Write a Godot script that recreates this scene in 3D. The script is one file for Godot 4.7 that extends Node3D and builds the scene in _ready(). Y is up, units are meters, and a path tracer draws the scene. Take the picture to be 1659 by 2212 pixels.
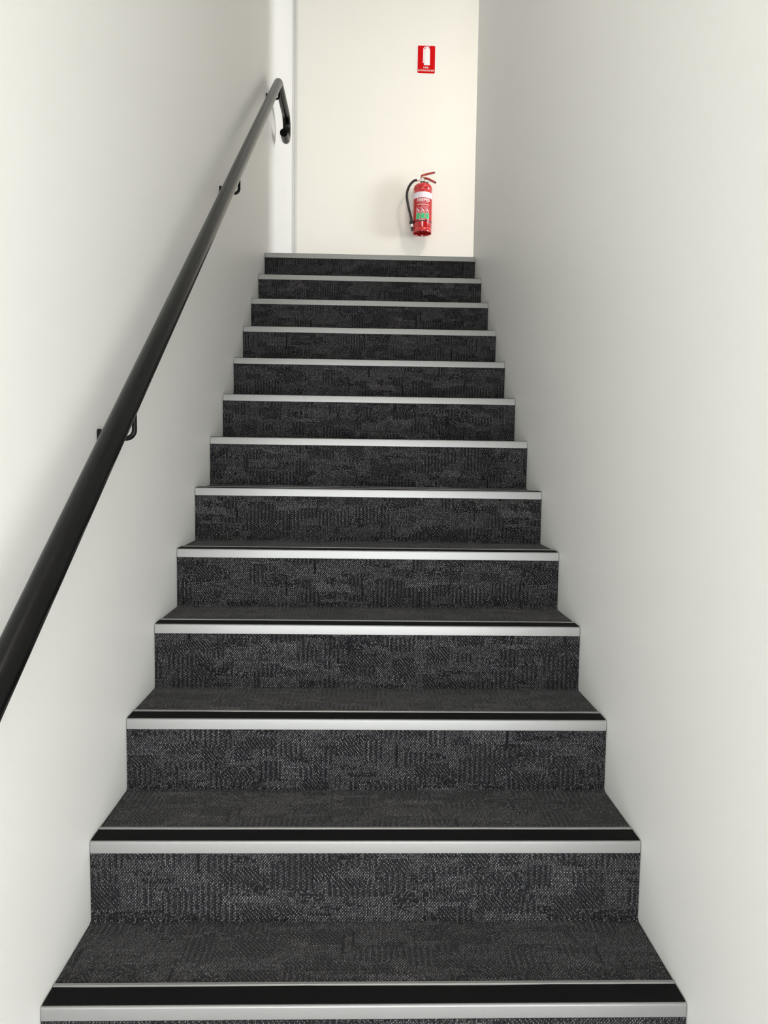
extends Node3D
# A carpeted stair seen from its foot: white walls, black handrail on the left, a landing with a fire extinguisher and its sign.
# Axes: x right, y up, the stair climbs towards -z. The front edge of the first visible nosing is at y = 0, z = 0.

const RISE := 0.18047
const GOING := 0.24687
const HALF := 0.6            # half the width between the stair walls
const CUT := 0.599           # half the width of the carpet
const TOP := 12              # the landing is step 12
const FIRST := -2            # lowest step (the lobby floor lies one rise below it)
const LANDING := 2.16564     # RISE * TOP
const FLOOR_Y := -0.54141    # RISE * (FIRST - 1)
const BACK_Z := -4.48
const NEAR_Z := 0.75         # where the right stair wall begins; the lobby opens to the right before it
const LOBBY_X := 2.6
const END_Z := -3.05         # where the right stair wall ends
const CEILING_Y := 4.9
const LOBBY_Y := 2.0         # underside of the lobby ceiling
const FRONT_Z := 4.6
const ROOM_X := 5.0          # upper room's window wall
const ROOM_Z := 0.6          # upper room's near wall
const RAIL_X := -0.527
const RAIL_Y := 0.886
const RAIL_SLOPE := 0.744
const RAIL_R := 0.024

var verts := PackedVector3Array()
var norms := PackedVector3Array()
var uvs := PackedVector2Array()
var mats := {}
var rng := RandomNumberGenerator.new()


func _ready() -> void:
	rng.seed = 20240611
	# ---- camera
	var cam := Camera3D.new()
	cam.name = "camera"
	cam.fov = 70.287
	cam.near = 0.02
	cam.far = 60.0
	cam.position = Vector3(-0.0169, 1.01076, 1.2755)
	cam.rotation_order = EULER_ORDER_YXZ
	cam.rotation_degrees = Vector3(-4.2123, -1.55195, 0.79873)
	add_child(cam)
	cam.current = true
	# ---- sky and exposure
	var sky_mat := ProceduralSkyMaterial.new()
	sky_mat.sky_top_color = Color(0.55, 0.68, 0.88)
	sky_mat.sky_horizon_color = Color(0.86, 0.9, 0.95)
	sky_mat.ground_horizon_color = Color(0.8, 0.8, 0.78)
	sky_mat.ground_bottom_color = Color(0.6, 0.6, 0.58)
	sky_mat.sky_energy_multiplier = 1.6
	sky_mat.ground_energy_multiplier = 1.6
	var env := Environment.new()
	env.background_mode = Environment.BG_SKY
	env.sky = Sky.new()
	env.sky.sky_material = sky_mat
	env.tonemap_mode = Environment.TONE_MAPPER_LINEAR
	env.tonemap_exposure = 1.03
	env.sdfgi_enabled = true
	env.ssao_enabled = true
	env.ssil_enabled = true
	var we := WorldEnvironment.new()
	we.name = "environment"
	we.environment = env
	add_child(we)
	# ---- daylight through the entrance glazing behind the camera and through the upper room's window
	area_light("entrance_daylight", Vector3(0.2, 0.55, FRONT_Z - 0.06), Vector3(0, 0, -1), Vector2(2.7, 2.1), Color(0.985, 0.995, 1.0), 23.0)
	area_light("window_daylight", Vector3(ROOM_X - 0.06, 2.8, -2.4), Vector3(-1, 0, 0), Vector2(1.2, 1.2), Color(0.985, 0.992, 1.0), 16.0)
	# ---- the lamp panel in the upper room's ceiling
	area_light("panel_light", Vector3(1.5, CEILING_Y - 0.035, -2.15), Vector3(0, -1, 0), Vector2(0.56, 0.56), Color(1.0, 0.95, 0.87), 4.4)
	# ---- the lamp panel over the entrance lobby, behind the camera
	area_light("stair_light", Vector3(0, CEILING_Y - 0.035, 1.2), Vector3(0, -1, 0), Vector2(0.56, 0.56), Color(1.0, 0.98, 0.945), 3.2)
	area_light("lobby_light", Vector3(1.3, LOBBY_Y - 0.035, 2.3), Vector3(0, -1, 0), Vector2(0.56, 0.56), Color(1.0, 0.985, 0.96), 3.0)

	make_materials()
	room_shell()
	staircase()
	handrail()
	fire_sign()
	fire_extinguisher()
	lamp_panel("lamp_panel", "square white lamp panel in the ceiling above the landing", Vector3(1.5, CEILING_Y, -2.15))
	lamp_panel("lamp_panel", "square white lamp panel in the high ceiling above the stair foot", Vector3(0, CEILING_Y, 1.2))
	lamp_panel("lamp_panel", "square white lamp panel in the low ceiling of the entrance lobby", Vector3(1.3, LOBBY_Y, 2.3))


# ------------------------------------------------------------------ helpers
func area_light(called: String, at: Vector3, towards: Vector3, size: Vector2, col: Color, energy: float) -> void:
	var l := AreaLight3D.new()
	l.name = called
	l.area_size = size
	l.light_color = col
	l.light_energy = energy
	l.shadow_enabled = true
	l.set("area_range", 30.0)
	l.set("area_attenuation", 2.0)
	var up := Vector3.UP if absf(towards.y) < 0.9 else Vector3.BACK
	l.transform = Transform3D(Basis.looking_at(towards, up), at)
	add_child(l)


func mat(called: String, col: Color, rough: float, metal := 0.0) -> StandardMaterial3D:
	var m := StandardMaterial3D.new()
	m.resource_name = called
	m.albedo_color = col
	m.roughness = rough
	m.metallic = metal
	mats[called] = m
	return m


func begin() -> void:
	verts = PackedVector3Array()
	norms = PackedVector3Array()
	uvs = PackedVector2Array()


func tri(a: Vector3, b: Vector3, c: Vector3, na: Vector3, nb: Vector3, nc: Vector3, ua := Vector2.ZERO, ub := Vector2.ZERO, uc := Vector2.ZERO) -> void:
	# front faces run clockwise
	if (b - a).cross(c - a).dot(na + nb + nc) > 0.0:
		verts.append_array([a, c, b])
		norms.append_array([na, nc, nb])
		uvs.append_array([ua, uc, ub])
	else:
		verts.append_array([a, b, c])
		norms.append_array([na, nb, nc])
		uvs.append_array([ua, ub, uc])


func quad(a: Vector3, b: Vector3, c: Vector3, d: Vector3, n: Vector3, ua := Vector2.ZERO, ub := Vector2.ZERO, uc := Vector2.ZERO, ud := Vector2.ZERO) -> void:
	tri(a, b, c, n, n, n, ua, ub, uc)
	tri(a, c, d, n, n, n, ua, uc, ud)


func finish() -> ArrayMesh:
	var arrays := []
	arrays.resize(Mesh.ARRAY_MAX)
	arrays[Mesh.ARRAY_VERTEX] = verts
	arrays[Mesh.ARRAY_NORMAL] = norms
	arrays[Mesh.ARRAY_TEX_UV] = uvs
	var m := ArrayMesh.new()
	m.add_surface_from_arrays(Mesh.PRIMITIVE_TRIANGLES, arrays)
	return m


func box(lo: Vector3, hi: Vector3, bevel := 0.0) -> void:
	# a box with chamfered edges
	var b := bevel
	var c := (lo + hi) * 0.5
	var h := (hi - lo) * 0.5
	var s := [-1.0, 1.0]
	for axis in 3:
		var u := (axis + 1) % 3
		var v := (axis + 2) % 3
		for sg in s:
			var n := Vector3.ZERO
			n[axis] = sg
			var p := []
			for k in [[-1, -1], [1, -1], [1, 1], [-1, 1]]:
				var q := Vector3.ZERO
				q[axis] = sg * h[axis]
				q[u] = k[0] * (h[u] - b)
				q[v] = k[1] * (h[v] - b)
				p.append(c + q)
			quad(p[0], p[1], p[2], p[3], n)
	if b <= 0.0:
		return
	for axis in 3:
		var u := (axis + 1) % 3
		var v := (axis + 2) % 3
		for su in s:
			for sv in s:
				var n := Vector3.ZERO
				n[u] = su
				n[v] = sv
				n = n.normalized()
				var p := []
				for k in [[-1, 0], [1, 0], [1, 1], [-1, 1]]:
					var q := Vector3.ZERO
					q[axis] = k[0] * (h[axis] - b)
					q[u] = su * (h[u] - (b if k[1] else 0.0))
					q[v] = sv * (h[v] - (0.0 if k[1] else b))
					p.append(c + q)
				quad(p[0], p[1], p[2], p[3], n)
	for sx in s:
		for sy in s:
			for sz in s:
				var n: Vector3 = Vector3(sx, sy, sz).normalized()
				var a: Vector3 = c + Vector3(sx * h.x, sy * (h.y - b), sz * (h.z - b))
				var d: Vector3 = c + Vector3(sx * (h.x - b), sy * h.y, sz * (h.z - b))
				var e: Vector3 = c + Vector3(sx * (h.x - b), sy * (h.y - b), sz * h.z)
				tri(a, d, e, n, n, n)


func tube(path: PackedVector3Array, radius: float, sides := 24, cap_start := true, cap_end := true, taper := 1.0) -> void:
	var rings := []
	var count := path.size()
	var side := Vector3.ZERO
	for i in count:
		var d := (path[mini(i + 1, count - 1)] - path[maxi(i - 1, 0)]).normalized()
		if i == 0:
			side = d.cross(Vector3.RIGHT if absf(d.x) < 0.8 else Vector3.UP).normalized()
		else:
			side = (side - d * side.dot(d)).normalized()
		var other := d.cross(side)
		var r := radius * lerpf(1.0, taper, float(i) / (count - 1))
		var ring := []
		for k in sides:
			var a := TAU * k / sides
			var n := side * cos(a) + other * sin(a)
			ring.append([path[i] + n * r, n])
		rings.append(ring)
	for i in count - 1:
		for k in sides:
			var j := (k + 1) % sides
			var a = rings[i][k]
			var b = rings[i][j]
			var c = rings[i + 1][j]
			var d = rings[i + 1][k]
			tri(a[0], b[0], c[0], a[1], b[1], c[1])
			tri(a[0], c[0], d[0], a[1], c[1], d[1])
	for e in [[cap_start, 0, 1], [cap_end, count - 1, count - 2]]:
		if not e[0]:
			continue
		var n: Vector3 = (path[e[1]] - path[e[2]]).normalized()
		for k in sides:
			tri(path[e[1]], rings[e[1]][k][0], rings[e[1]][(k + 1) % sides][0], n, n, n)


func lathe(profile: PackedVector2Array, sides := 48, at := Vector3.ZERO) -> void:
	# profile: (radius, height) from the outside bottom upwards; outward is to the right of the way it runs
	var count := profile.size()
	var seg := []
	for i in count - 1:
		var d := profile[i + 1] - profile[i]
		seg.append(Vector2(d.y, -d.x).normalized())
	for i in count - 1:
		var n0: Vector2 = seg[i]
		var n1: Vector2 = seg[i]
		if i > 0 and seg[i].dot(seg[i - 1]) > 0.72:
			n0 = (seg[i] + seg[i - 1]).normalized()
		if i < count - 2 and seg[i].dot(seg[i + 1]) > 0.72:
			n1 = (seg[i] + seg[i + 1]).normalized()
		for k in sides:
			var a0 := TAU * k / sides
			var a1 := TAU * (k + 1) / sides
			var u0 := Vector3(sin(a0), 0, cos(a0))
			var u1 := Vector3(sin(a1), 0, cos(a1))
			var p := profile[i]
			var q := profile[i + 1]
			var up := Vector3.UP
			var va := at + u0 * p.x + up * p.y
			var vb := at + u1 * p.x + up * p.y
			var vc := at + u1 * q.x + up * q.y
			var vd := at + u0 * q.x + up * q.y
			if p.x > 1e-6:
				tri(va, vb, vc, u0 * n0.x + up * n0.y, u1 * n0.x + up * n0.y, u1 * n1.x + up * n1.y)
			if q.x > 1e-6:
				tri(va, vc, vd, u0 * n0.x + up * n0.y, u1 * n1.x + up * n1.y, u0 * n1.x + up * n1.y)


func prism(outline: PackedVector2Array, z0: float, z1: float) -> void:
	# a flat outline in x, y given thickness from z0 to z1 (front)
	var ids := Geometry2D.triangulate_polygon(outline)
	for i in range(0, ids.size(), 3):
		var a := outline[ids[i]]
		var b := outline[ids[i + 1]]
		var c := outline[ids[i + 2]]
		tri(Vector3(a.x, a.y, z1), Vector3(b.x, b.y, z1), Vector3(c.x, c.y, z1), Vector3.BACK, Vector3.BACK, Vector3.BACK)
		tri(Vector3(a.x, a.y, z0), Vector3(b.x, b.y, z0), Vector3(c.x, c.y, z0), Vector3.FORWARD, Vector3.FORWARD, Vector3.FORWARD)
	var turn := 1.0 if Geometry2D.is_polygon_clockwise(outline) else -1.0
	for i in outline.size():
		var a := outline[i]
		var b := outline[(i + 1) % outline.size()]
		var d := (b - a).normalized()
		var n := Vector3(-d.y, d.x, 0) * turn
		# Geometry2D counts clockwise with y down; here y is up, so the outside is checked by its area sign
		if signed_area(outline) > 0.0:
			n = Vector3(d.y, -d.x, 0)
		else:
			n = Vector3(-d.y, d.x, 0)
		quad(Vector3(a.x, a.y, z0), Vector3(b.x, b.y, z0), Vector3(b.x, b.y, z1), Vector3(a.x, a.y, z1), n)


func signed_area(p: PackedVector2Array) -> float:
	var s := 0.0
	for i in p.size():
		s += p[i].cross(p[(i + 1) % p.size()])
	return s


func round_rect(lo: Vector2, hi: Vector2, r: float, steps := 6) -> PackedVector2Array:
	var out := PackedVector2Array()
	var corners := [Vector2(hi.x - r, hi.y - r), Vector2(lo.x + r, hi.y - r), Vector2(lo.x + r, lo.y + r), Vector2(hi.x - r, lo.y + r)]
	for k in 4:
		for s in steps + 1:
			var a := PI / 2 * (k + float(s) / steps)
			out.append(corners[k] + Vector2(cos(a), sin(a)) * r)
	return out


func part(parent: Node3D, called: String, mesh: Mesh, m: Material, label := "") -> MeshInstance3D:
	var o := MeshInstance3D.new()
	o.name = called
	o.mesh = mesh
	o.material_override = m
	o.cast_shadow = GeometryInstance3D.SHADOW_CASTING_SETTING_ON
	if label:
		o.set_meta("label", label)
	parent.add_child(o, true)
	return o


func thing(called: String, label: String, category: String, at := Vector3.ZERO, group := "") -> Node3D:
	var o := Node3D.new()
	o.name = called
	o.position = at
	o.set_meta("label", label)
	o.set_meta("category", category)
	if group:
		o.set_meta("group", group)
	add_child(o, true)
	return o


func structure(called: String, label: String, category: String, mesh: Mesh, m: Material) -> MeshInstance3D:
	var o := part(self, called, mesh, m, label)
	o.set_meta("category", category)
	o.set_meta("kind", "structure")
	return o


# ------------------------------------------------------------------ materials
func make_materials() -> void:
	mat("wall_paint", Color(0.932, 0.93, 0.918), 0.5)
	mat("cream_paint", Color(0.905, 0.893, 0.862), 0.5)
	mat("trim_paint", Color(0.8, 0.797, 0.78), 0.45)
	mat("ceiling_paint", Color(0.93, 0.93, 0.92), 0.8)
	mat("aluminium", Color(0.54, 0.54, 0.533), 0.42, 0.4)
	mat("rubber", Color(0.04, 0.04, 0.042), 0.8)
	mats.rubber.metallic_specular = 0.25
	mat("black_steel", Color(0.02, 0.02, 0.022), 0.24)
	mats.black_steel.metallic_specular = 0.33
	mat("black_plastic", Color(0.05, 0.05, 0.052), 0.4)
	mat("red_enamel", Color(0.73, 0.04, 0.055), 0.22)
	mats.red_enamel.clearcoat_enabled = true
	mats.red_enamel.clearcoat = 0.6
	mats.red_enamel.clearcoat_roughness = 0.08
	mat("red_label", Color(0.71, 0.06, 0.085), 0.32)
	mat("white_print", Color(0.92, 0.9, 0.9), 0.35)
	mat("pale_band", Color(0.9, 0.86, 0.9), 0.32)
	mat("green_print", Color(0.2, 0.7, 0.45), 0.35)
	mat("chrome", Color(0.85, 0.84, 0.83), 0.18, 1.0)
	mat("handle_red", Color(0.62, 0.05, 0.06), 0.35)
	mat("sign_red", Color(0.77, 0.03, 0.045), 0.55)
	mats.sign_red.metallic_specular = 0.2
	mat("sign_white", Color(0.93, 0.91, 0.9), 0.45)
	mat("tag_yellow", Color(0.9, 0.82, 0.5), 0.5)
	mat("pale_tile", Color(0.78, 0.77, 0.75), 0.6)
	mat("dark_frame", Color(0.16, 0.16, 0.17), 0.45)
	var glass := mat("glass", Color(0.95, 0.98, 0.97, 0.06), 0.02)
	glass.transparency = BaseMaterial3D.TRANSPARENCY_ALPHA
	var lamp := mat("lamp_face", Color(0.95, 0.95, 0.93), 0.6)
	lamp.emission_enabled = true
	lamp.emission = Color(1.0, 0.96, 0.88)
	lamp.emission_energy_multiplier = 1.5
	carpet_material()


const CELL_W := 6
const CELL_H := 7
const COLS := 340
const ROWS := 292
const TILE_U := 1.06       # metres across one repeat of the carpet pattern
const TILE_V := 1.04

func carpet_material() -> void:
	# loop-pile carpet tile: light and dark yarns tufted in patches of different rhythm
	var mode := PackedByteArray()
	mode.resize(COLS * ROWS)
	mode.fill(0)
	var lift := PackedByteArray()
	lift.resize(COLS * ROWS)
	lift.fill(128)
	# short-lengthed blocks: bright twill, upright zigzag columns, sparse dots, thin dark slits
	for k in 780:
		var w := rng.randi_range(10, 34)
		var h := rng.randi_range(5, 15)
		var pick := rng.randf()
		var what := 1
		var bright := 128
		if pick < 0.26:
			what = 0
			w = rng.randi_range(14, 40)
			h = rng.randi_range(3, 8)
			bright = 140
		elif pick < 0.5:
			what = 1
			bright = 124
		elif pick < 0.72:
			what = 2
			h = rng.randi_range(3, 8)
			bright = 112
		elif pick < 0.94:
			what = 3
			bright = 122
		else:
			what = 4
			w = rng.randi_range(1, 2)
			h = rng.randi_range(12, 26)
		bright = clampi(bright + int(rng.randfn(0.0, 11.0)), 80, 175)
		var x := rng.randi_range(0, COLS - 1)
		var y := rng.randi_range(0, ROWS - 1)
		for j in h:
			for i in w:
				var at := ((y + j) % ROWS) * COLS + (x + i) % COLS
				mode[at] = what
				lift[at] = bright
	# one loop: a leaning oval
	var loop := PackedFloat32Array()
	for py in CELL_H:
		for px in CELL_W:
			var v := (py - 3.0) / 4.1
			var u := (px - 2.5) / 2.9 + 0.45 * v
			loop.append(clampf(1.0 - (u * u * 1.15 + v * v), 0.0, 1.0))
	var width := COLS * CELL_W
	var height := ROWS * CELL_H
	var color := PackedByteArray()
	color.resize(width * height * 3)
	var relief := PackedByteArray()
	relief.resize(width * height)
	for j in ROWS:
		for i in COLS:
			var c := j * COLS + i
			var light := 0.0
			match mode[c]:
				0: light = 0.95 if (i + j) % 2 == 0 else 0.3
				1: light = 0.95 if (i + (j % 2)) % 4 == 0 else (0.6 if (i + (j % 2)) % 4 == 1 else 0.2)
				2: light = 0.9 if rng.randf() < 0.42 else 0.14
				3: light = 0.95 if (i + 2 * j) % 3 == 0 else 0.14
				_: light = 0.05
			var jitter := rng.randf()
			light *= 0.6 + 0.72 * jitter
			if rng.randf() < 0.06:
				light = 0.5
			light *= lift[c] / 128.0
			var warm := rng.randf_range(-1.0, 1.0)
			var yr := 25.0 + 122.0 * light + 5.0 * warm
			var yg := 25.0 + 119.0 * light
			var yb := 28.0 + 118.0 * light - 5.0 * warm
			var dx := rng.randi_range(-1, 1)
			var dy := 1 if rng.randf() < 0.4 else 0
			var k := 0
			for py in CELL_H:
				var row := ((j * CELL_H + py + dy) % height) * width
				for px in CELL_W:
					var t := loop[k]
					k += 1
					var x := i * CELL_W + px + dx
					if x < 0:
						x += width
					elif x >= width:
						x -= width
					var at := row + x
					var g := sqrt(t)
					color[at * 3] = int(clampf(16.0 + (yr - 16.0) * g, 0.0, 255.0))
					color[at * 3 + 1] = int(clampf(16.0 + (yg - 16.0) * g, 0.0, 255.0))
					color[at * 3 + 2] = int(clampf(18.0 + (yb - 18.0) * g, 0.0, 255.0))
					relief[at] = int(255.0 * t)
	var m := mat("carpet", Color(0.82, 0.82, 0.815), 0.95)
	m.albedo_texture = ImageTexture.create_from_image(Image.create_from_data(width, height, false, Image.FORMAT_RGB8, color))
	m.metallic_specular = 0.2
	m.rim_enabled = true
	m.rim = 0.26
	m.rim_tint = 0.3
	m.heightmap_enabled = true
	m.heightmap_scale = 0.12
	m.heightmap_texture = ImageTexture.create_from_image(Image.create_from_data(width, height, false, Image.FORMAT_L8, relief))


# ------------------------------------------------------------------ room
func room_shell() -> void:
	var wp: Material = mats.wall_paint
	begin()
	box(Vector3(-HALF - 0.15, FLOOR_Y - 0.2, BACK_Z - 0.15), Vector3(-HALF, CEILING_Y + 0.1, NEAR_Z), 0.003)
	box(Vector3(-HALF - 0.15, LOBBY_Y, NEAR_Z), Vector3(-HALF, CEILING_Y + 0.1, FRONT_Z))
	structure("wall_left", "plain white stair wall that carries the black handrail", "wall", finish(), wp)
	begin()
	box(Vector3(HALF, FLOOR_Y - 0.2, END_Z), Vector3(HALF + 0.12, CEILING_Y + 0.1, NEAR_Z), 0.003)
	box(Vector3(HALF, LOBBY_Y, NEAR_Z), Vector3(HALF + 0.12, CEILING_Y + 0.1, FRONT_Z))
	structure("wall_right", "plain white stair wall without a handrail, ending at the landing", "wall", finish(), wp)
	begin()
	box(Vector3(-HALF, FLOOR_Y - 0.2, BACK_Z - 0.15), Vector3(ROOM_X, CEILING_Y + 0.1, BACK_Z))
	structure("wall_back", "cream landing wall with the fire extinguisher and its red sign", "wall", finish(), mats.cream_paint)
	# light grey corner trim at the landing: a stop and a narrower bead beside it
	begin()
	box(Vector3(-HALF, LANDING, BACK_Z), Vector3(-HALF + 0.017, CEILING_Y, BACK_Z + 0.012), 0.001)
	var tr := structure("trim_1", "light grey vertical trim in the corner of the landing", "trim", finish(), mats.trim_paint)
	begin()
	box(Vector3(-HALF + 0.0175, LANDING, BACK_Z), Vector3(-HALF + 0.037, CEILING_Y, BACK_Z + 0.007), 0.0015)
	part(tr, "trim_bead", finish(), mats.trim_paint)
	# entrance wall behind the camera with its glazed door
	begin()
	var dx0 := -1.2
	var dx1 := 1.6
	box(Vector3(-LOBBY_X, FLOOR_Y, FRONT_Z), Vector3(dx0, CEILING_Y, FRONT_Z + 0.15))
	box(Vector3(dx1, FLOOR_Y, FRONT_Z), Vector3(LOBBY_X, CEILING_Y, FRONT_Z + 0.15))
	box(Vector3(dx0, 1.74, FRONT_Z), Vector3(dx1, CEILING_Y, FRONT_Z + 0.15))
	structure("wall_front", "white entrance wall at the foot of the stair", "wall", finish(), wp)
	var fy := FLOOR_Y
	var f0 := FRONT_Z + 0.03
	var f1 := FRONT_Z + 0.09
	var dm := (dx0 + dx1) / 2
	begin()
	box(Vector3(dx0, fy, f0), Vector3(dx0 + 0.05, 1.74, f1), 0.003)
	box(Vector3(dx1 - 0.05, fy, f0), Vector3(dx1, 1.74, f1), 0.003)
	box(Vector3(dm - 0.03, fy, f0), Vector3(dm + 0.03, 1.69, f1), 0.003)
	box(Vector3(dx0 + 0.05, 1.69, f0), Vector3(dx1 - 0.05, 1.74, f1), 0.003)
	box(Vector3(dx0 + 0.05, fy, f0), Vector3(dm - 0.03, fy + 0.08, f1), 0.003)
	box(Vector3(dm + 0.03, fy, f0), Vector3(dx1 - 0.05, fy + 0.08, f1), 0.003)
	var door := structure("door_1", "glazed double entrance door with a dark metal frame", "door", finish(), mats.dark_frame)
	for e in [[dx0 + 0.05, dm - 0.03], [dm + 0.03, dx1 - 0.05]]:
		begin()
		box(Vector3(e[0], fy + 0.08, FRONT_Z + 0.057), Vector3(e[1], 1.69, FRONT_Z + 0.063))
		part(door, "pane", finish(), mats.glass)
	begin()
	box(Vector3(LOBBY_X, fy - 0.2, NEAR_Z - 0.15), Vector3(LOBBY_X + 0.15, LANDING, FRONT_Z + 0.15))
	box(Vector3(HALF + 0.12, fy - 0.2, NEAR_Z - 0.15), Vector3(LOBBY_X, LOBBY_Y, NEAR_Z))
	structure("wall_lobby", "white lobby wall to the right of the stair foot", "wall", finish(), wp)
	begin()
	box(Vector3(-LOBBY_X - 0.15, fy - 0.2, NEAR_Z - 0.15), Vector3(-LOBBY_X, LANDING, FRONT_Z + 0.15))
	box(Vector3(-LOBBY_X, fy - 0.2, NEAR_Z - 0.15), Vector3(-HALF - 0.15, LOBBY_Y, NEAR_Z))
	structure("wall_lobby", "white lobby wall to the left of the stair foot", "wall", finish(), wp)
	# upper room, mostly hidden behind the right stair wall
	begin()
	var wz0 := -3.05
	var wz1 := -1.75
	var wy0 := 2.2
	var wy1 := 3.45
	box(Vector3(ROOM_X, LANDING - 0.2, BACK_Z - 0.15), Vector3(ROOM_X + 0.15, CEILING_Y + 0.1, wz0))
	box(Vector3(ROOM_X, LANDING - 0.2, wz1), Vector3(ROOM_X + 0.15, CEILING_Y + 0.1, ROOM_Z + 0.15))
	box(Vector3(ROOM_X, LANDING - 0.2, wz0), Vector3(ROOM_X + 0.15, wy0, wz1))
	box(Vector3(ROOM_X, wy1, wz0), Vector3(ROOM_X + 0.15, CEILING_Y + 0.1, wz1))
	structure("wall_window", "white upper room wall with the window that lights the landing", "wall", finish(), wp)
	begin()
	for e in [[wz0, wy0, wz0 + 0.05, wy1], [wz1 - 0.05, wy0, wz1, wy1], [wz0 + 0.05, wy0, wz1 - 0.05, wy0 + 0.05], [wz0 + 0.05, wy1 - 0.05, wz1 - 0.05, wy1]]:
		box(Vector3(ROOM_X + 0.04, e[1], e[0]), Vector3(ROOM_X + 0.1, e[3], e[2]), 0.003)
	var win := structure("window_1", "upper room window with a dark metal frame", "window", finish(), mats.dark_frame)
	begin()
	box(Vector3(ROOM_X + 0.067, wy0 + 0.05, wz0 + 0.05), Vector3(ROOM_X + 0.073, wy1 - 0.05, wz1 - 0.05))
	part(win, "pane", finish(), mats.glass)
	begin()
	box(Vector3(HALF + 0.12, LANDING - 0.2, ROOM_Z), Vector3(ROOM_X, CEILING_Y + 0.1, ROOM_Z + 0.15))
	structure("wall_room", "white upper room wall behind the right stair wall", "wall", finish(), wp)
	begin()
	box(Vector3(-HALF - 0.15, CEILING_Y, BACK_Z - 0.15), Vector3(ROOM_X + 0.15, CEILING_Y + 0.15, FRONT_Z + 0.15))
	structure("ceiling", "plain white ceiling over stair and landing", "ceiling", finish(), mats.ceiling_paint)
	begin()
	box(Vector3(HALF + 0.12, LOBBY_Y, NEAR_Z - 0.15), Vector3(LOBBY_X, LANDING - 0.01, FRONT_Z))
	structure("ceiling", "low white ceiling on the right of the entrance lobby", "ceiling", finish(), mats.ceiling_paint)
	begin()
	box(Vector3(-LOBBY_X, LOBBY_Y, NEAR_Z - 0.15), Vector3(-HALF - 0.15, LANDING - 0.01, FRONT_Z))
	structure("ceiling", "low white ceiling on the left of the entrance lobby", "ceiling", finish(), mats.ceiling_paint)
	begin()
	box(Vector3(-LOBBY_X - 0.15, FLOOR_Y - 0.2, BACK_Z - 0.15), Vector3(LOBBY_X + 0.15, FLOOR_Y, FRONT_Z + 0.15))
	structure("floor", "lobby floor at the foot of the stair", "floor", finish(), mats.pale_tile)
	begin()
	var x0 := -HALF
	var fz := -TOP * GOING - 0.0605
	slab_top(Vector3(x0, LANDING - 0.002, BACK_Z), Vector3(HALF, LANDING - 0.002, fz))
	slab_top(Vector3(HALF, LANDING - 0.002, BACK_Z), Vector3(ROOM_X, LANDING - 0.002, ROOM_Z))
	box(Vector3(x0, LANDING - 0.2, BACK_Z), Vector3(HALF, LANDING - 0.0025, fz))
	box(Vector3(HALF + 0.12, LANDING - 0.2, BACK_Z), Vector3(ROOM_X, LANDING - 0.0025, ROOM_Z))
	box(Vector3(HALF, LANDING - 0.2, BACK_Z), Vector3(HALF + 0.12, LANDING - 0.0025, END_Z))
	structure("floor", "dark carpeted landing floor at the head of the stair", "floor", finish(), mats.carpet)


func slab_top(lo: Vector3, hi: Vector3) -> void:
	var s := Vector2(1.0 / TILE_U, 1.0 / TILE_V)
	quad(lo, Vector3(hi.x, lo.y, lo.z), hi, Vector3(lo.x, lo.y, hi.z), Vector3.UP, Vector2(lo.x, lo.z) * s, Vector2(hi.x, lo.z) * s, Vector2(hi.x, hi.z) * s, Vector2(lo.x, hi.z) * s)


func lamp_panel(called: String, label: String, at: Vector3) -> void:
	var t := thing(called, label, "lamp", at)
	begin()
	box(Vector3(-0.3, -0.03, -0.3), Vector3(-0.28, 0.0, 0.3), 0.003)
	box(Vector3(0.28, -0.03, -0.3), Vector3(0.3, 0.0, 0.3), 0.003)
	box(Vector3(-0.28, -0.03, -0.3), Vector3(0.28, 0.0, -0.28), 0.003)
	box(Vector3(-0.28, -0.03, 0.28), Vector3(0.28, 0.0, 0.3), 0.003)
	part(t, "frame", finish(), mats.sign_white)
	begin()
	box(Vector3(-0.28, -0.025, -0.28), Vector3(0.28, -0.015, 0.28))
	part(t, "diffuser", finish(), mats.lamp_face)


# ------------------------------------------------------------------ staircase
func staircase() -> void:
	var t := thing("staircase", "straight stair of charcoal carpeted steps with silver and black nosings between white walls", "stairs", Vector3(0, FLOOR_Y, 0))
	for i in range(FIRST, TOP + 1):
		var step := Node3D.new()
		step.name = "step"
		step.position = Vector3(0, i * RISE - FLOOR_Y, -i * GOING)
		t.add_child(step, true)
		step_parts(step, i)


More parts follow.
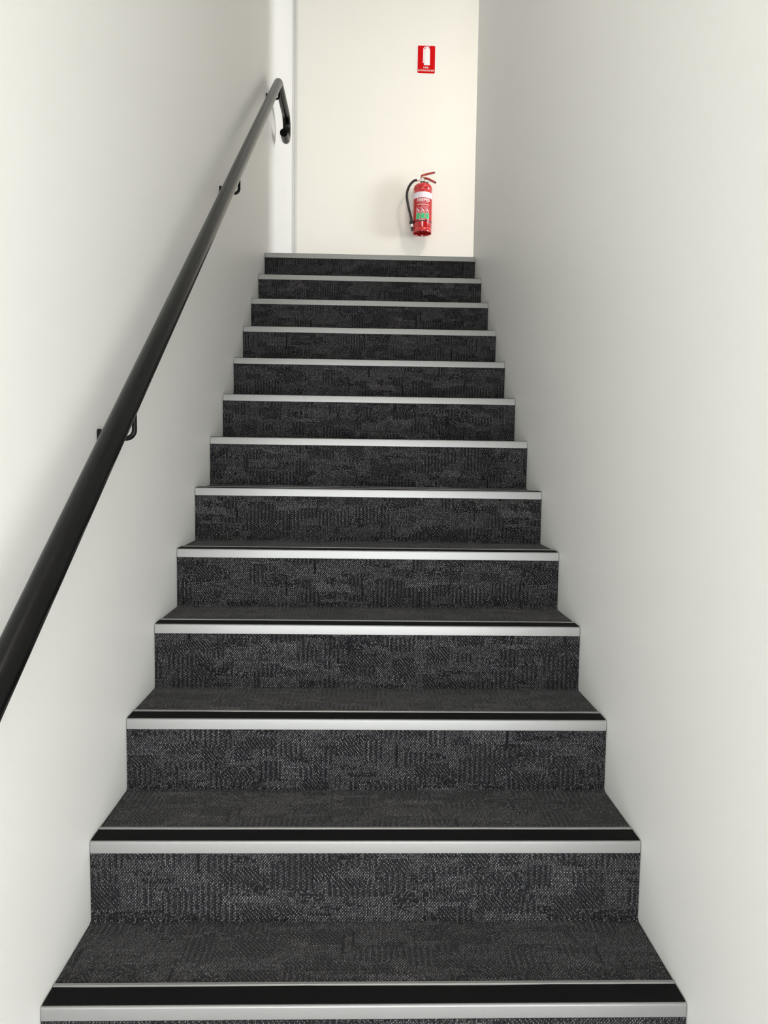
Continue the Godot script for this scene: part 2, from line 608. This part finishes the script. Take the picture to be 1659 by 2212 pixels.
func step_parts(step: Node3D, i: int) -> void:
	# the step's own axes: the nosing's top front edge at the origin
	var s := Vector2(1.0 / TILE_U, 1.0 / TILE_V)
	var off := Vector2(rng.randf(), rng.randf())
	# riser carpet, with its soft fold onto the tread below
	begin()
	var zf := -0.0025
	var r := 0.007
	var y1 := -0.024
	var y0 := -RISE
	var prof := PackedVector2Array([Vector2(zf, y1)])     # (z, y)
	prof.append(Vector2(zf, y0 + r))
	for k in range(1, 6):
		var a := PI / 2 * k / 5.0
		prof.append(Vector2(zf + r - r * cos(a), y0 + r - r * sin(a)))
	var run := 0.0
	for k in prof.size() - 1:
		var d := prof[k + 1] - prof[k]
		var n0 := fold_normal(prof, k, zf, y0, r)
		var n1 := fold_normal(prof, k + 1, zf, y0, r)
		var u0 := off + Vector2(0, run * s.y)
		var u1 := off + Vector2(0, (run + d.length()) * s.y)
		var w := Vector2(2 * CUT * s.x, 0)
		var a := Vector3(-CUT, prof[k].y, prof[k].x)
		var b := Vector3(CUT, prof[k].y, prof[k].x)
		var c := Vector3(CUT, prof[k + 1].y, prof[k + 1].x)
		var e := Vector3(-CUT, prof[k + 1].y, prof[k + 1].x)
		tri(a, b, c, n0, n0, n1, u0, u0 + w, u1 + w)
		tri(a, c, e, n0, n1, n1, u0, u1 + w, u1)
		run += d.length()
	# its back, so that the carpet has thickness
	quad(Vector3(-CUT, y1, zf - 0.006), Vector3(CUT, y1, zf - 0.006), Vector3(CUT, y0, zf - 0.006), Vector3(-CUT, y0, zf - 0.006), Vector3.FORWARD)
	quad(Vector3(-CUT, y1, zf), Vector3(CUT, y1, zf), Vector3(CUT, y1, zf - 0.006), Vector3(-CUT, y1, zf - 0.006), Vector3.UP)
	part(step, "riser_carpet", finish(), mats.carpet)
	if i < TOP:
		off = Vector2(rng.randf(), rng.randf())
		begin()
		var z0 := -0.0595
		var z1 := -GOING - 0.0085
		var yt := -0.0015
		var d := Vector2(0, (z0 - z1) * s.y)
		var w := Vector2(2 * CUT * s.x, 0)
		quad(Vector3(-CUT, yt, z0), Vector3(CUT, yt, z0), Vector3(CUT, yt, z1), Vector3(-CUT, yt, z1), Vector3.UP, off + d, off + d + w, off + w, off)
		quad(Vector3(-CUT, yt, z0), Vector3(CUT, yt, z0), Vector3(CUT, yt - 0.006, z0), Vector3(-CUT, yt - 0.006, z0), Vector3.BACK)
		quad(Vector3(-CUT, yt - 0.006, z0), Vector3(CUT, yt - 0.006, z0), Vector3(CUT, yt - 0.006, z1), Vector3(-CUT, yt - 0.006, z1), Vector3.DOWN)
		part(step, "tread_carpet", finish(), mats.carpet)
	# aluminium nosing: front lip, rounded top edge, channel for the insert, rear strip
	var half := HALF - 0.0026
	begin()
	var np := PackedVector2Array([Vector2(-0.003, -0.0262), Vector2(-0.0004, -0.0262), Vector2(0.0, -0.0258)])
	for k in 7:
		var a := PI / 2 * k / 6.0
		np.append(Vector2(-0.0036 + 0.0036 * cos(a), -0.0036 + 0.0036 * sin(a)))
	np.append_array([Vector2(-0.0050, 0.0), Vector2(-0.0050, -0.0016), Vector2(-0.0512, -0.0016), Vector2(-0.0512, 0.0008), Vector2(-0.0532, 0.0026), Vector2(-0.0594, 0.0026), Vector2(-0.0608, 0.0012), Vector2(-0.0608, -0.0035), Vector2(-0.003, -0.0035)])
	extrude(np, half)
	part(step, "nosing", finish(), mats.aluminium, "silver aluminium nosing")
	# black insert whose rear edge runs a little unevenly
	begin()
	var wob := FastNoiseLite.new()
	wob.seed = 40 + i
	wob.frequency = 2.2
	var cuts := 48
	for k in cuts:
		var xa := -half + 2 * half * k / cuts
		var xb := -half + 2 * half * (k + 1) / cuts
		var za := -0.0498 - 0.004 * wob.get_noise_1d(xa)
		var zb := -0.0498 - 0.004 * wob.get_noise_1d(xb)
		quad(Vector3(xa, 0.0012, -0.0052), Vector3(xb, 0.0012, -0.0052), Vector3(xb, 0.0012, zb), Vector3(xa, 0.0012, za), Vector3.UP)
		quad(Vector3(xa, 0.0012, za), Vector3(xb, 0.0012, zb), Vector3(xb, -0.0016, zb), Vector3(xa, -0.0016, za), Vector3.FORWARD)
	quad(Vector3(-half, 0.0012, -0.0052), Vector3(half, 0.0012, -0.0052), Vector3(half, -0.0016, -0.0052), Vector3(-half, -0.0016, -0.0052), Vector3.BACK)
	for sg in [-1.0, 1.0]:
		quad(Vector3(sg * half, 0.0012, -0.0052), Vector3(sg * half, 0.0012, -0.051), Vector3(sg * half, -0.0016, -0.051), Vector3(sg * half, -0.0016, -0.0052), Vector3(sg, 0, 0))
	part(step, "grip_insert", finish(), mats.rubber, "black grip insert")


func fold_normal(prof: PackedVector2Array, k: int, zf: float, y0: float, r: float) -> Vector3:
	if k < 1:
		return Vector3.BACK
	var p := prof[k]
	var n := Vector3(0, (y0 + r) - p.y, (zf + r) - p.x)
	return n.normalized() if n.length() > 1e-5 else Vector3.BACK


func extrude(prof: PackedVector2Array, half: float) -> void:
	# (z, y) profile, closed, extruded along x with end caps
	var flat := signed_area(prof) > 0.0
	var count := prof.size()
	var seg := []
	for i in count:
		var d := (prof[(i + 1) % count] - prof[i]).normalized()
		seg.append(Vector2(d.y, -d.x) if flat else Vector2(-d.y, d.x))
	for i in count:
		var n0: Vector2 = seg[i]
		var n1: Vector2 = seg[i]
		var before: Vector2 = seg[(i + count - 1) % count]
		var after: Vector2 = seg[(i + 1) % count]
		if n0.dot(before) > 0.8:
			n0 = (n0 + before).normalized()
		if n1.dot(after) > 0.8:
			n1 = (n1 + after).normalized()
		var p := prof[i]
		var q := prof[(i + 1) % count]
		var va := Vector3(0, n0.y, n0.x)
		var vb := Vector3(0, n1.y, n1.x)
		var a := Vector3(-half, p.y, p.x)
		var b := Vector3(half, p.y, p.x)
		var c := Vector3(half, q.y, q.x)
		var d := Vector3(-half, q.y, q.x)
		tri(a, b, c, va, va, vb)
		tri(a, c, d, va, vb, vb)
	var ids := Geometry2D.triangulate_polygon(prof)
	for i in range(0, ids.size(), 3):
		for sg in [-1.0, 1.0]:
			var n := Vector3(sg, 0, 0)
			var a := prof[ids[i]]
			var b := prof[ids[i + 1]]
			var c := prof[ids[i + 2]]
			tri(Vector3(sg * half, a.y, a.x), Vector3(sg * half, b.y, b.x), Vector3(sg * half, c.y, c.x), n, n, n)


# ------------------------------------------------------------------ handrail
func rail_y(z: float) -> float:
	return RAIL_Y - RAIL_SLOPE * z


func handrail() -> void:
	var t := thing("handrail", "black round steel handrail along the left white wall, with a looped upper end", "handrail")
	var za := -2.985
	var low := 0.42
	var path := PackedVector3Array()
	path.append(Vector3(RAIL_X, rail_y(low), low + 0.32))
	path.append(Vector3(RAIL_X, rail_y(low), low + 0.02))
	path.append(Vector3(RAIL_X, rail_y(low) + 0.003, low + 0.004))
	for k in 13:
		var z := lerpf(low - 0.02, za + 0.02, k / 12.0)
		path.append(Vector3(RAIL_X, rail_y(z), z))
	part(t, "rail", tube_mesh(path, RAIL_R, 40, true, false), mats.black_steel)
	# level extension and the turned-back loop
	path = PackedVector3Array()
	path.append(Vector3(RAIL_X, rail_y(za + 0.021), za + 0.021))
	for k in 5:
		var f := k / 4.0
		var a := Vector3(RAIL_X, rail_y(za + 0.02), za + 0.02)
		var b := Vector3(RAIL_X, rail_y(za), za)
		var c := Vector3(RAIL_X, rail_y(za), za - 0.025)
		path.append(a.lerp(b, f).lerp(b.lerp(c, f), f))
	var ya := rail_y(za)
	var zc := za - 0.36
	var big := 0.077
	for k in range(1, 5):
		path.append(Vector3(RAIL_X, ya, lerpf(za - 0.03, zc + 0.002, k / 4.0)))
	for k in 25:
		var a := PI * k / 24.0
		path.append(Vector3(RAIL_X, ya - big + big * cos(a), zc - big * sin(a)))
	path.append(Vector3(RAIL_X, ya - 2 * big, zc + 0.04))
	path.append(Vector3(RAIL_X, ya - 2 * big, zc + 0.085))
	part(t, "return_loop", tube_mesh(path, RAIL_R, 40, false, false), mats.black_steel)
	# the loop's end: a rim with a sunk black plug
	begin()
	tube(PackedVector3Array([Vector3(RAIL_X, ya - 2 * big, zc + 0.06), Vector3(RAIL_X, ya - 2 * big, zc + 0.082)]), RAIL_R - 0.0025, 32, false, true)
	ring(Vector3(RAIL_X, ya - 2 * big, zc + 0.085), RAIL_R, RAIL_R - 0.0025)
	part(t, "end_plug", finish(), mats.rubber)
	for z in [-3.03, -1.70, -0.355]:
		bracket(t, z)


func ring(at: Vector3, ro: float, ri: float) -> void:
	for k in 32:
		var a := TAU * k / 32
		var b := TAU * (k + 1) / 32
		var p := Vector3(cos(a), sin(a), 0)
		var q := Vector3(cos(b), sin(b), 0)
		quad(at + p * ro, at + q * ro, at + q * ri, at + p * ri, Vector3.BACK)
		quad(at + p * ri, at + q * ri, at + q * ri - Vector3(0, 0, 0.004), at + p * ri - Vector3(0, 0, 0.004), -(p + q).normalized())


func tube_mesh(path: PackedVector3Array, r: float, sides: int, a: bool, b: bool) -> ArrayMesh:
	begin()
	tube(path, r, sides, a, b)
	return finish()


func bracket(t: Node3D, z: float) -> void:
	var b := Node3D.new()
	b.name = "bracket"
	b.position = Vector3(-HALF, rail_y(z), z)
	t.add_child(b, true)
	var x := RAIL_X + HALF
	begin()
	box(Vector3(0.0, -0.146, -0.029), Vector3(0.009, -0.084, 0.029), 0.0025)
	part(b, "wall_plate", finish(), mats.black_steel)
	var path := PackedVector3Array([Vector3(0.008, -0.103, 0), Vector3(x - 0.019, -0.103, 0)])
	for k in range(1, 9):
		var a := PI / 2 * k / 8.0
		path.append(Vector3(x - 0.019 + 0.019 * sin(a), -0.084 - 0.019 * cos(a), 0))
	path.append(Vector3(x, -0.05, 0))
	path.append(Vector3(x, -0.0265, 0))
	begin()
	tube(path, 0.0056, 20)
	part(b, "arm", finish(), mats.black_steel)
	begin()
	box(Vector3(-0.009, -0.002, -0.014), Vector3(0.009, 0.002, 0.014), 0.0008)
	var saddle := part(b, "saddle", finish(), mats.black_steel)
	saddle.position = Vector3(x, -0.031, 0.0)
	saddle.rotation.x = atan(RAIL_SLOPE)
	begin()
	for sy in [-0.134, -0.1]:
		if sy > -0.11:
			continue
		lathe_x(Vector3(0.009, sy, 0.0), 0.0055, 0.003)
	part(b, "screw", finish(), mats.black_steel)


func lathe_x(at: Vector3, r: float, h: float) -> void:
	# a low domed screw head that looks along +x
	var rings := [[r, 0.0], [r * 0.95, h * 0.5], [r * 0.6, h * 0.9], [0.0, h]]
	for i in rings.size() - 1:
		for k in 16:
			var a := TAU * k / 16
			var b := TAU * (k + 1) / 16
			var u := Vector3(0, cos(a), sin(a))
			var v := Vector3(0, cos(b), sin(b))
			var f := float(i + 1) / 3.0
			var na := (u * (1.2 - f) + Vector3.RIGHT * f).normalized()
			var nb := (v * (1.2 - f) + Vector3.RIGHT * f).normalized()
			var p := Vector3(rings[i][1], 0, 0)
			var q := Vector3(rings[i + 1][1], 0, 0)
			tri(at + p + u * rings[i][0], at + p + v * rings[i][0], at + q + v * rings[i + 1][0], na, nb, nb)
			if rings[i + 1][0] > 0.0:
				tri(at + p + u * rings[i][0], at + q + v * rings[i + 1][0], at + q + u * rings[i + 1][0], na, nb, na)


# ------------------------------------------------------------------ lettering
func text_mesh(text: String, width: float, height: float, depth := 0.0004, bold := 0.0) -> ArrayMesh:
	# the letters centred on the origin, stretched to the given size
	var plain := SystemFont.new()          # no such family: the engine's own plain grotesque stands in, whose I has no serifs
	plain.font_names = PackedStringArray(["Plain Grotesque"])
	plain.font_weight = 700
	var font := FontVariation.new()
	font.base_font = plain
	font.variation_embolden = bold
	var tm := TextMesh.new()
	tm.text = text
	tm.font = font if bold > 0.0 else plain
	tm.font_size = 48
	tm.pixel_size = 0.01
	tm.depth = 0.02
	tm.curve_step = 2.0
	var arrays := tm.get_mesh_arrays()
	var v: PackedVector3Array = arrays[Mesh.ARRAY_VERTEX]
	var ids: PackedInt32Array = arrays[Mesh.ARRAY_INDEX] if arrays[Mesh.ARRAY_INDEX] != null else PackedInt32Array(range(v.size()))
	var nn: PackedVector3Array = arrays[Mesh.ARRAY_NORMAL]
	var box_ := AABB(v[0], Vector3.ZERO)
	for p in v:
		box_ = box_.expand(p)
	var k := Vector3(width / box_.size.x, height / box_.size.y, depth / maxf(box_.size.z, 1e-6))
	var mid := box_.get_center()
	begin()
	for i in range(0, ids.size(), 3):
		var p := []
		for j in 3:
			p.append((v[ids[i + j]] - mid) * k)
		tri(p[0], p[1], p[2], nn[ids[i]], nn[ids[i + 1]], nn[ids[i + 2]])
	return finish()


func bend(m: ArrayMesh, radius: float, y: float, shift := 0.0) -> ArrayMesh:
	# wraps a flat mesh (x, y, z = thickness) round a standing cylinder
	var arrays := m.surface_get_arrays(0)
	var v: PackedVector3Array = arrays[Mesh.ARRAY_VERTEX]
	var n: PackedVector3Array = arrays[Mesh.ARRAY_NORMAL]
	for i in v.size():
		var a := (v[i].x + shift) / radius
		var r := radius + v[i].z
		v[i] = Vector3(sin(a) * r, v[i].y + y, cos(a) * r)
		n[i] = n[i].rotated(Vector3.UP, a)
	arrays[Mesh.ARRAY_VERTEX] = v
	arrays[Mesh.ARRAY_NORMAL] = n
	var out := ArrayMesh.new()
	out.add_surface_from_arrays(Mesh.PRIMITIVE_TRIANGLES, arrays)
	return out


# ------------------------------------------------------------------ sign
func fire_sign() -> void:
	var w := 0.1425
	var h := 0.2135
	var t := thing("fire_sign", "small red sign with a white extinguisher picture high on the cream landing wall", "sign", Vector3(0.413, 4.0365, BACK_Z))
	begin()
	prism(round_rect(Vector2(-w / 2, -h / 2), Vector2(w / 2, h / 2), 0.009), 0.0, 0.0022)
	part(t, "white_plate", finish(), mats.sign_white)
	var rw := w - 0.0105
	var rh := h - 0.0115
	begin()
	prism(round_rect(Vector2(-rw / 2, -rh / 2), Vector2(rw / 2, rh / 2), 0.008), 0.0022, 0.0026)
	var red := part(t, "red_field", finish(), mats.sign_red)
	# extinguisher picture: body with sloping shoulders, hose on its left, lever on its right
	begin()
	var at := func(u: float, v: float) -> Vector2: return Vector2((u - 0.5) * rw, (0.5 - v) * rh)
	prism(PackedVector2Array([at.call(0.37, 0.705), at.call(0.705, 0.705), at.call(0.705, 0.145), at.call(0.675, 0.12), at.call(0.6, 0.085), at.call(0.6, 0.05), at.call(0.565, 0.033), at.call(0.5, 0.033), at.call(0.475, 0.05), at.call(0.475, 0.085), at.call(0.4, 0.12), at.call(0.37, 0.145)]), 0.0026, 0.003)
	var hose := PackedVector2Array()
	var inner := PackedVector2Array()
	for k in 9:
		var a := PI / 2 * k / 8.0
		hose.append(at.call(0.5 - 0.185 * sin(a), 0.13 - 0.1 * cos(a)))
		inner.append(at.call(0.5 - 0.14 * sin(a), 0.135 - 0.078 * cos(a)))
	hose.append(at.call(0.3, 0.6))
	hose.append(at.call(0.3, 0.63))
	hose.append(at.call(0.345, 0.63))
	hose.append(at.call(0.345, 0.6))
	inner.reverse()
	hose.append_array(inner)
	prism(hose, 0.0026, 0.0029)
	prism(PackedVector2Array([at.call(0.56, 0.035), at.call(0.68, 0.03), at.call(0.68, 0.045), at.call(0.58, 0.06)]), 0.0026, 0.00285)
	prism(PackedVector2Array([at.call(0.6, 0.07), at.call(0.62, 0.062), at.call(0.7, 0.095), at.call(0.69, 0.112)]), 0.0026, 0.0028)
	part(red, "extinguisher_picture", finish(), mats.sign_white)
	var l := part(red, "lettering", text_mesh("FIRE", rw * 0.29, rh * 0.066), mats.sign_white)
	var p: Vector2 = at.call(0.485, 0.79)
	l.position = Vector3(p.x, p.y, 0.0028)
	l = part(red, "lettering", text_mesh("EXTINGUISHER", rw * 0.92, rh * 0.062), mats.sign_white)
	p = at.call(0.5, 0.895)
	l.position = Vector3(p.x, p.y, 0.0028)


# ------------------------------------------------------------------ extinguisher
func patch(r: float, a0: float, a1: float, y0: float, y1: float, thick: float) -> void:
	var steps := maxi(4, int((a1 - a0) / 0.1))
	for k in steps:
		var a := lerpf(a0, a1, float(k) / steps)
		var b := lerpf(a0, a1, float(k + 1) / steps)
		var u := Vector3(sin(a), 0, cos(a))
		var v := Vector3(sin(b), 0, cos(b))
		var lo := Vector3(0, y0, 0)
		var hi := Vector3(0, y1, 0)
		var q := r + thick
		tri(u * q + lo, v * q + lo, v * q + hi, u, v, v)
		tri(u * q + lo, v * q + hi, u * q + hi, u, v, u)
		quad(u * r + hi, v * r + hi, v * q + hi, u * q + hi, Vector3.UP)
		quad(u * r + lo, v * r + lo, v * q + lo, u * q + lo, Vector3.DOWN)
	for e in [[a0, -1.0], [a1, 1.0]]:
		var u := Vector3(sin(e[0]), 0, cos(e[0]))
		var n: Vector3 = Vector3(cos(e[0]), 0, -sin(e[0])) * e[1]
		quad(u * r + Vector3(0, y0, 0), u * (r + thick) + Vector3(0, y0, 0), u * (r + thick) + Vector3(0, y1, 0), u * r + Vector3(0, y1, 0), n)


func fire_extinguisher() -> void:
	var base := 2.719
	var t := thing("fire_extinguisher", "red fire extinguisher with a black hose hanging on the cream landing wall", "extinguisher", Vector3(0.397, base, BACK_Z + 0.095))
	var r := 0.07
	begin()
	# hollow skirt below, welded seam, straight barrel, seam, dome
	var prof := PackedVector2Array([Vector2(0.0, 0.04), Vector2(0.03, 0.036), Vector2(0.055, 0.029), Vector2(0.0665, 0.022), Vector2(0.0665, 0.001), Vector2(0.0672, 0.0), Vector2(0.0695, 0.0), Vector2(r, 0.001)])
	prof.append_array([Vector2(r, 0.026), Vector2(r - 0.0012, 0.0275), Vector2(r - 0.0012, 0.0295), Vector2(r, 0.031)])
	prof.append_array([Vector2(r, 0.305), Vector2(r - 0.0014, 0.307), Vector2(r - 0.0014, 0.3095), Vector2(r, 0.3115), Vector2(r, 0.328)])
	for k in range(1, 11):
		var a := PI / 2 * k / 10.0
		prof.append(Vector2(0.022 + (r - 0.022) * cos(a), 0.328 + 0.038 * sin(a)))
	prof.append_array([Vector2(0.019, 0.367), Vector2(0.019, 0.374), Vector2(0.0, 0.374)])
	lathe(prof, 64)
	var body := part(t, "body", finish(), mats.red_enamel, "glossy red cylinder")
	begin()
	patch(r, -PI, PI, 0.244, 0.2865, 0.0004)
	part(t, "pale_band", finish(), mats.pale_band, "pale band round the shoulder")
	begin()
	patch(r, -1.35, 1.35, 0.085, 0.2435, 0.0003)
	var label := part(t, "label", finish(), mats.red_label, "printed red label")
	part(label, "lettering", bend(text_mesh("FIREPRO", 0.1, 0.0235, 0.0003, 0.8), r + 0.0004, 0.2275, 0.003), mats.white_print)
	# the small print: thin broken lines too small to read
	begin()
	for line in [[0.2095, -0.036, 0.04, 0.0022], [0.1965, -0.05, 0.05, 0.0024], [0.1915, -0.04, 0.05, 0.0024], [0.1795, -0.014, 0.038, 0.0022], [0.0805, -0.034, 0.014, 0.0036]]:
		var x: float = line[1]
		while x < line[2]:
			var w := rng.randf_range(0.004, 0.011)
			patch(r + 0.0003, x / r, minf(x + w, line[2]) / r, line[0] - line[3] / 2, line[0] + line[3] / 2, 0.0003)
			x += w + 0.0014
	part(label, "small_print", finish(), mats.white_print)
	# three pale outlined picture boxes, three green boxes below them
	for k in 3:
		var a0 := -0.056 + 0.0365 * k
		var a1 := a0 + 0.032
		begin()
		var e := 0.0011
		for s in [[a0, a1, 0.1735, 0.1735 - e], [a0, a1, 0.1365, 0.1365 - e], [a0, a0 + e, 0.1735, 0.1355], [a1 - e, a1, 0.1735, 0.1355]]:
			patch(r + 0.0003, s[0] / r, s[1] / r, s[3], s[2], 0.0003)
		var m := (a0 + a1) / 2
		for s in [[-0.009, -0.002, 0.166, 0.157], [-0.004, 0.006, 0.158, 0.148], [0.004, 0.011, 0.15, 0.141], [-0.011, -0.006, 0.148, 0.14]]:
			patch(r + 0.0003, (m + s[0]) / r, (m + s[1]) / r, s[3], s[2], 0.0003)
		part(label, "picture_box", finish(), mats.pale_band)
		begin()
		patch(r + 0.0003, a0 / r, a1 / r, 0.0895, 0.1315, 0.0003)
		part(label, "green_box_border", finish(), mats.white_print)
		begin()
		patch(r + 0.0006, (a0 + 0.0014) / r, (a1 - 0.0014) / r, 0.0909, 0.1301, 0.0003)
		part(label, "green_box", finish(), mats.green_print)
	begin()
	patch(r, -PI, PI, 0.0725, 0.0785, 0.0016)
	part(t, "strap", finish(), mats.black_plastic, "black strap that holds the hose")
	# valve: black collar, chrome block and outlet, levers
	begin()
	lathe(PackedVector2Array([Vector2(0.0, 0.372), Vector2(0.0215, 0.372), Vector2(0.0215, 0.379), Vector2(0.0, 0.379)]), 32)
	part(t, "collar", finish(), mats.black_plastic)
	begin()
	lathe(PackedVector2Array([Vector2(0.0, 0.379), Vector2(0.0165, 0.379), Vector2(0.0175, 0.386), Vector2(0.0175, 0.398), Vector2(0.015, 0.404), Vector2(0.012, 0.412), Vector2(0.0, 0.413)]), 32, Vector3(-0.006, 0, 0))
	part(t, "valve", finish(), mats.chrome, "chrome valve")
	begin()
	tube(PackedVector3Array([Vector3(-0.02, 0.391, 0.002), Vector3(-0.034, 0.392, 0.002)]), 0.0075, 16)
	tube(PackedVector3Array([Vector3(-0.033, 0.392, 0.002), Vector3(-0.051, 0.3925, 0.002)]), 0.0062, 16)
	part(t, "hose_fitting", finish(), mats.chrome)
	begin()
	lathe(PackedVector2Array([Vector2(0.0, 0.0), Vector2(0.008, 0.001), Vector2(0.009, 0.006), Vector2(0.009, 0.014), Vector2(0.0, 0.015)]), 20, Vector3(0.031, 0.362, 0.006))
	part(t, "pressure_gauge", finish(), mats.black_plastic)
	# upper squeeze lever and lower carrying handle: bent channel bars
	begin()
	bar([Vector2(-0.016, 0.402), Vector2(-0.014, 0.424), Vector2(0.004, 0.432), Vector2(0.04, 0.441), Vector2(0.082, 0.4515)], [0.022, 0.022, 0.022, 0.021, 0.019], 0.0095)
	part(t, "squeeze_lever", finish(), mats.handle_red, "dark red squeeze lever")
	begin()
	bar([Vector2(0.002, 0.408), Vector2(0.02, 0.4095), Vector2(0.045, 0.4015), Vector2(0.092, 0.379)], [0.024, 0.023, 0.022, 0.02], 0.009)
	part(t, "carry_handle", finish(), mats.handle_red, "dark red carrying handle")
	for tip in [[Vector3(0.08, 0.451, 0.0), Vector3(0.0885, 0.4528, 0.0)], [Vector3(0.09, 0.38, 0.0), Vector3(0.0985, 0.3757, 0.0)]]:
		begin()
		tube(PackedVector3Array([tip[0], tip[1]]), 0.0062, 12)
		part(t, "handle_tip", finish(), mats.black_plastic, "black handle tip")
	# hose
	var pts := PackedVector3Array([Vector3(-0.047, 0.3925, 0.002), Vector3(-0.066, 0.388, 0.003), Vector3(-0.086, 0.371, 0.005), Vector3(-0.104, 0.345, 0.008), Vector3(-0.1165, 0.314, 0.01), Vector3(-0.121, 0.286, 0.012), Vector3(-0.119, 0.245, 0.014), Vector3(-0.112, 0.207, 0.016), Vector3(-0.103, 0.17, 0.018), Vector3(-0.094, 0.135, 0.02), Vector3(-0.0855, 0.1, 0.02), Vector3(-0.082, 0.062, 0.02)])
	begin()
	tube(smooth(pts, 6), 0.0092, 18)
	part(t, "hose", finish(), mats.black_plastic, "black rubber hose")
	begin()
	box(Vector3(-0.099, 0.066, 0.006), Vector3(-0.066, 0.086, 0.035), 0.003)
	part(t, "hose_clip", finish(), mats.black_plastic)
	begin()
	tube(PackedVector3Array([Vector3(-0.082, 0.062, 0.02), Vector3(-0.0795, 0.04, 0.02)]), 0.0098, 18)
	part(t, "nozzle_collar", finish(), mats.white_print, "white nozzle collar")
	begin()
	tube(PackedVector3Array([Vector3(-0.0795, 0.04, 0.02), Vector3(-0.0755, 0.011, 0.02)]), 0.0088, 18, true, true, 0.82)
	part(t, "nozzle", finish(), mats.black_plastic)
	# thin yellow seal that runs through the lever
	begin()
	tube(smooth(PackedVector3Array([Vector3(-0.004, 0.47, 0.004), Vector3(0.003, 0.455, 0.012), Vector3(0.004, 0.435, 0.014), Vector3(0.006, 0.415, 0.014), Vector3(0.01, 0.395, 0.013), Vector3(0.012, 0.385, 0.012)]), 5), 0.0011, 8)
	part(t, "seal", finish(), mats.tag_yellow)
	# wall hook behind the cylinder
	begin()
	box(Vector3(-0.015, 0.3, -0.095), Vector3(0.015, 0.405, -0.091), 0.001)
	box(Vector3(-0.009, 0.383, -0.092), Vector3(0.009, 0.389, -0.013), 0.001)
	part(t, "wall_hook", finish(), mats.black_plastic)
	body.set_meta("label", "glossy red cylinder")


func bar(line: Array, widths: Array, thick: float) -> void:
	# a flat bar bent in the x, y plane
	var count := line.size()
	var rows := []
	for i in count:
		var d: Vector2 = (line[mini(i + 1, count - 1)] - line[maxi(i - 1, 0)]).normalized()
		var n := Vector2(-d.y, d.x) * thick / 2
		var w: float = widths[i] / 2
		var p: Vector2 = line[i]
		rows.append([Vector3(p.x + n.x, p.y + n.y, w), Vector3(p.x + n.x, p.y + n.y, -w), Vector3(p.x - n.x, p.y - n.y, -w), Vector3(p.x - n.x, p.y - n.y, w), Vector3(n.x, n.y, 0).normalized()])
	for i in count - 1:
		var a: Array = rows[i]
		var b: Array = rows[i + 1]
		tri(a[0], a[1], b[1], a[4], a[4], b[4])
		tri(a[0], b[1], b[0], a[4], b[4], b[4])
		tri(a[3], a[2], b[2], -a[4], -a[4], -b[4])
		tri(a[3], b[2], b[3], -a[4], -b[4], -b[4])
		quad(a[0], a[3], b[3], b[0], Vector3.BACK)
		quad(a[1], a[2], b[2], b[1], Vector3.FORWARD)
	for e in [[0, 1], [count - 1, count - 2]]:
		var a: Array = rows[e[0]]
		var b: Array = rows[e[1]]
		quad(a[0], a[1], a[2], a[3], (a[0] - b[0]).normalized())


func smooth(pts: PackedVector3Array, per: int) -> PackedVector3Array:
	var out := PackedVector3Array()
	var n := pts.size()
	for i in n - 1:
		for k in per:
			out.append(pts[i].cubic_interpolate(pts[i + 1], pts[maxi(i - 1, 0)], pts[mini(i + 2, n - 1)], float(k) / per))
	out.append(pts[n - 1])
	return out
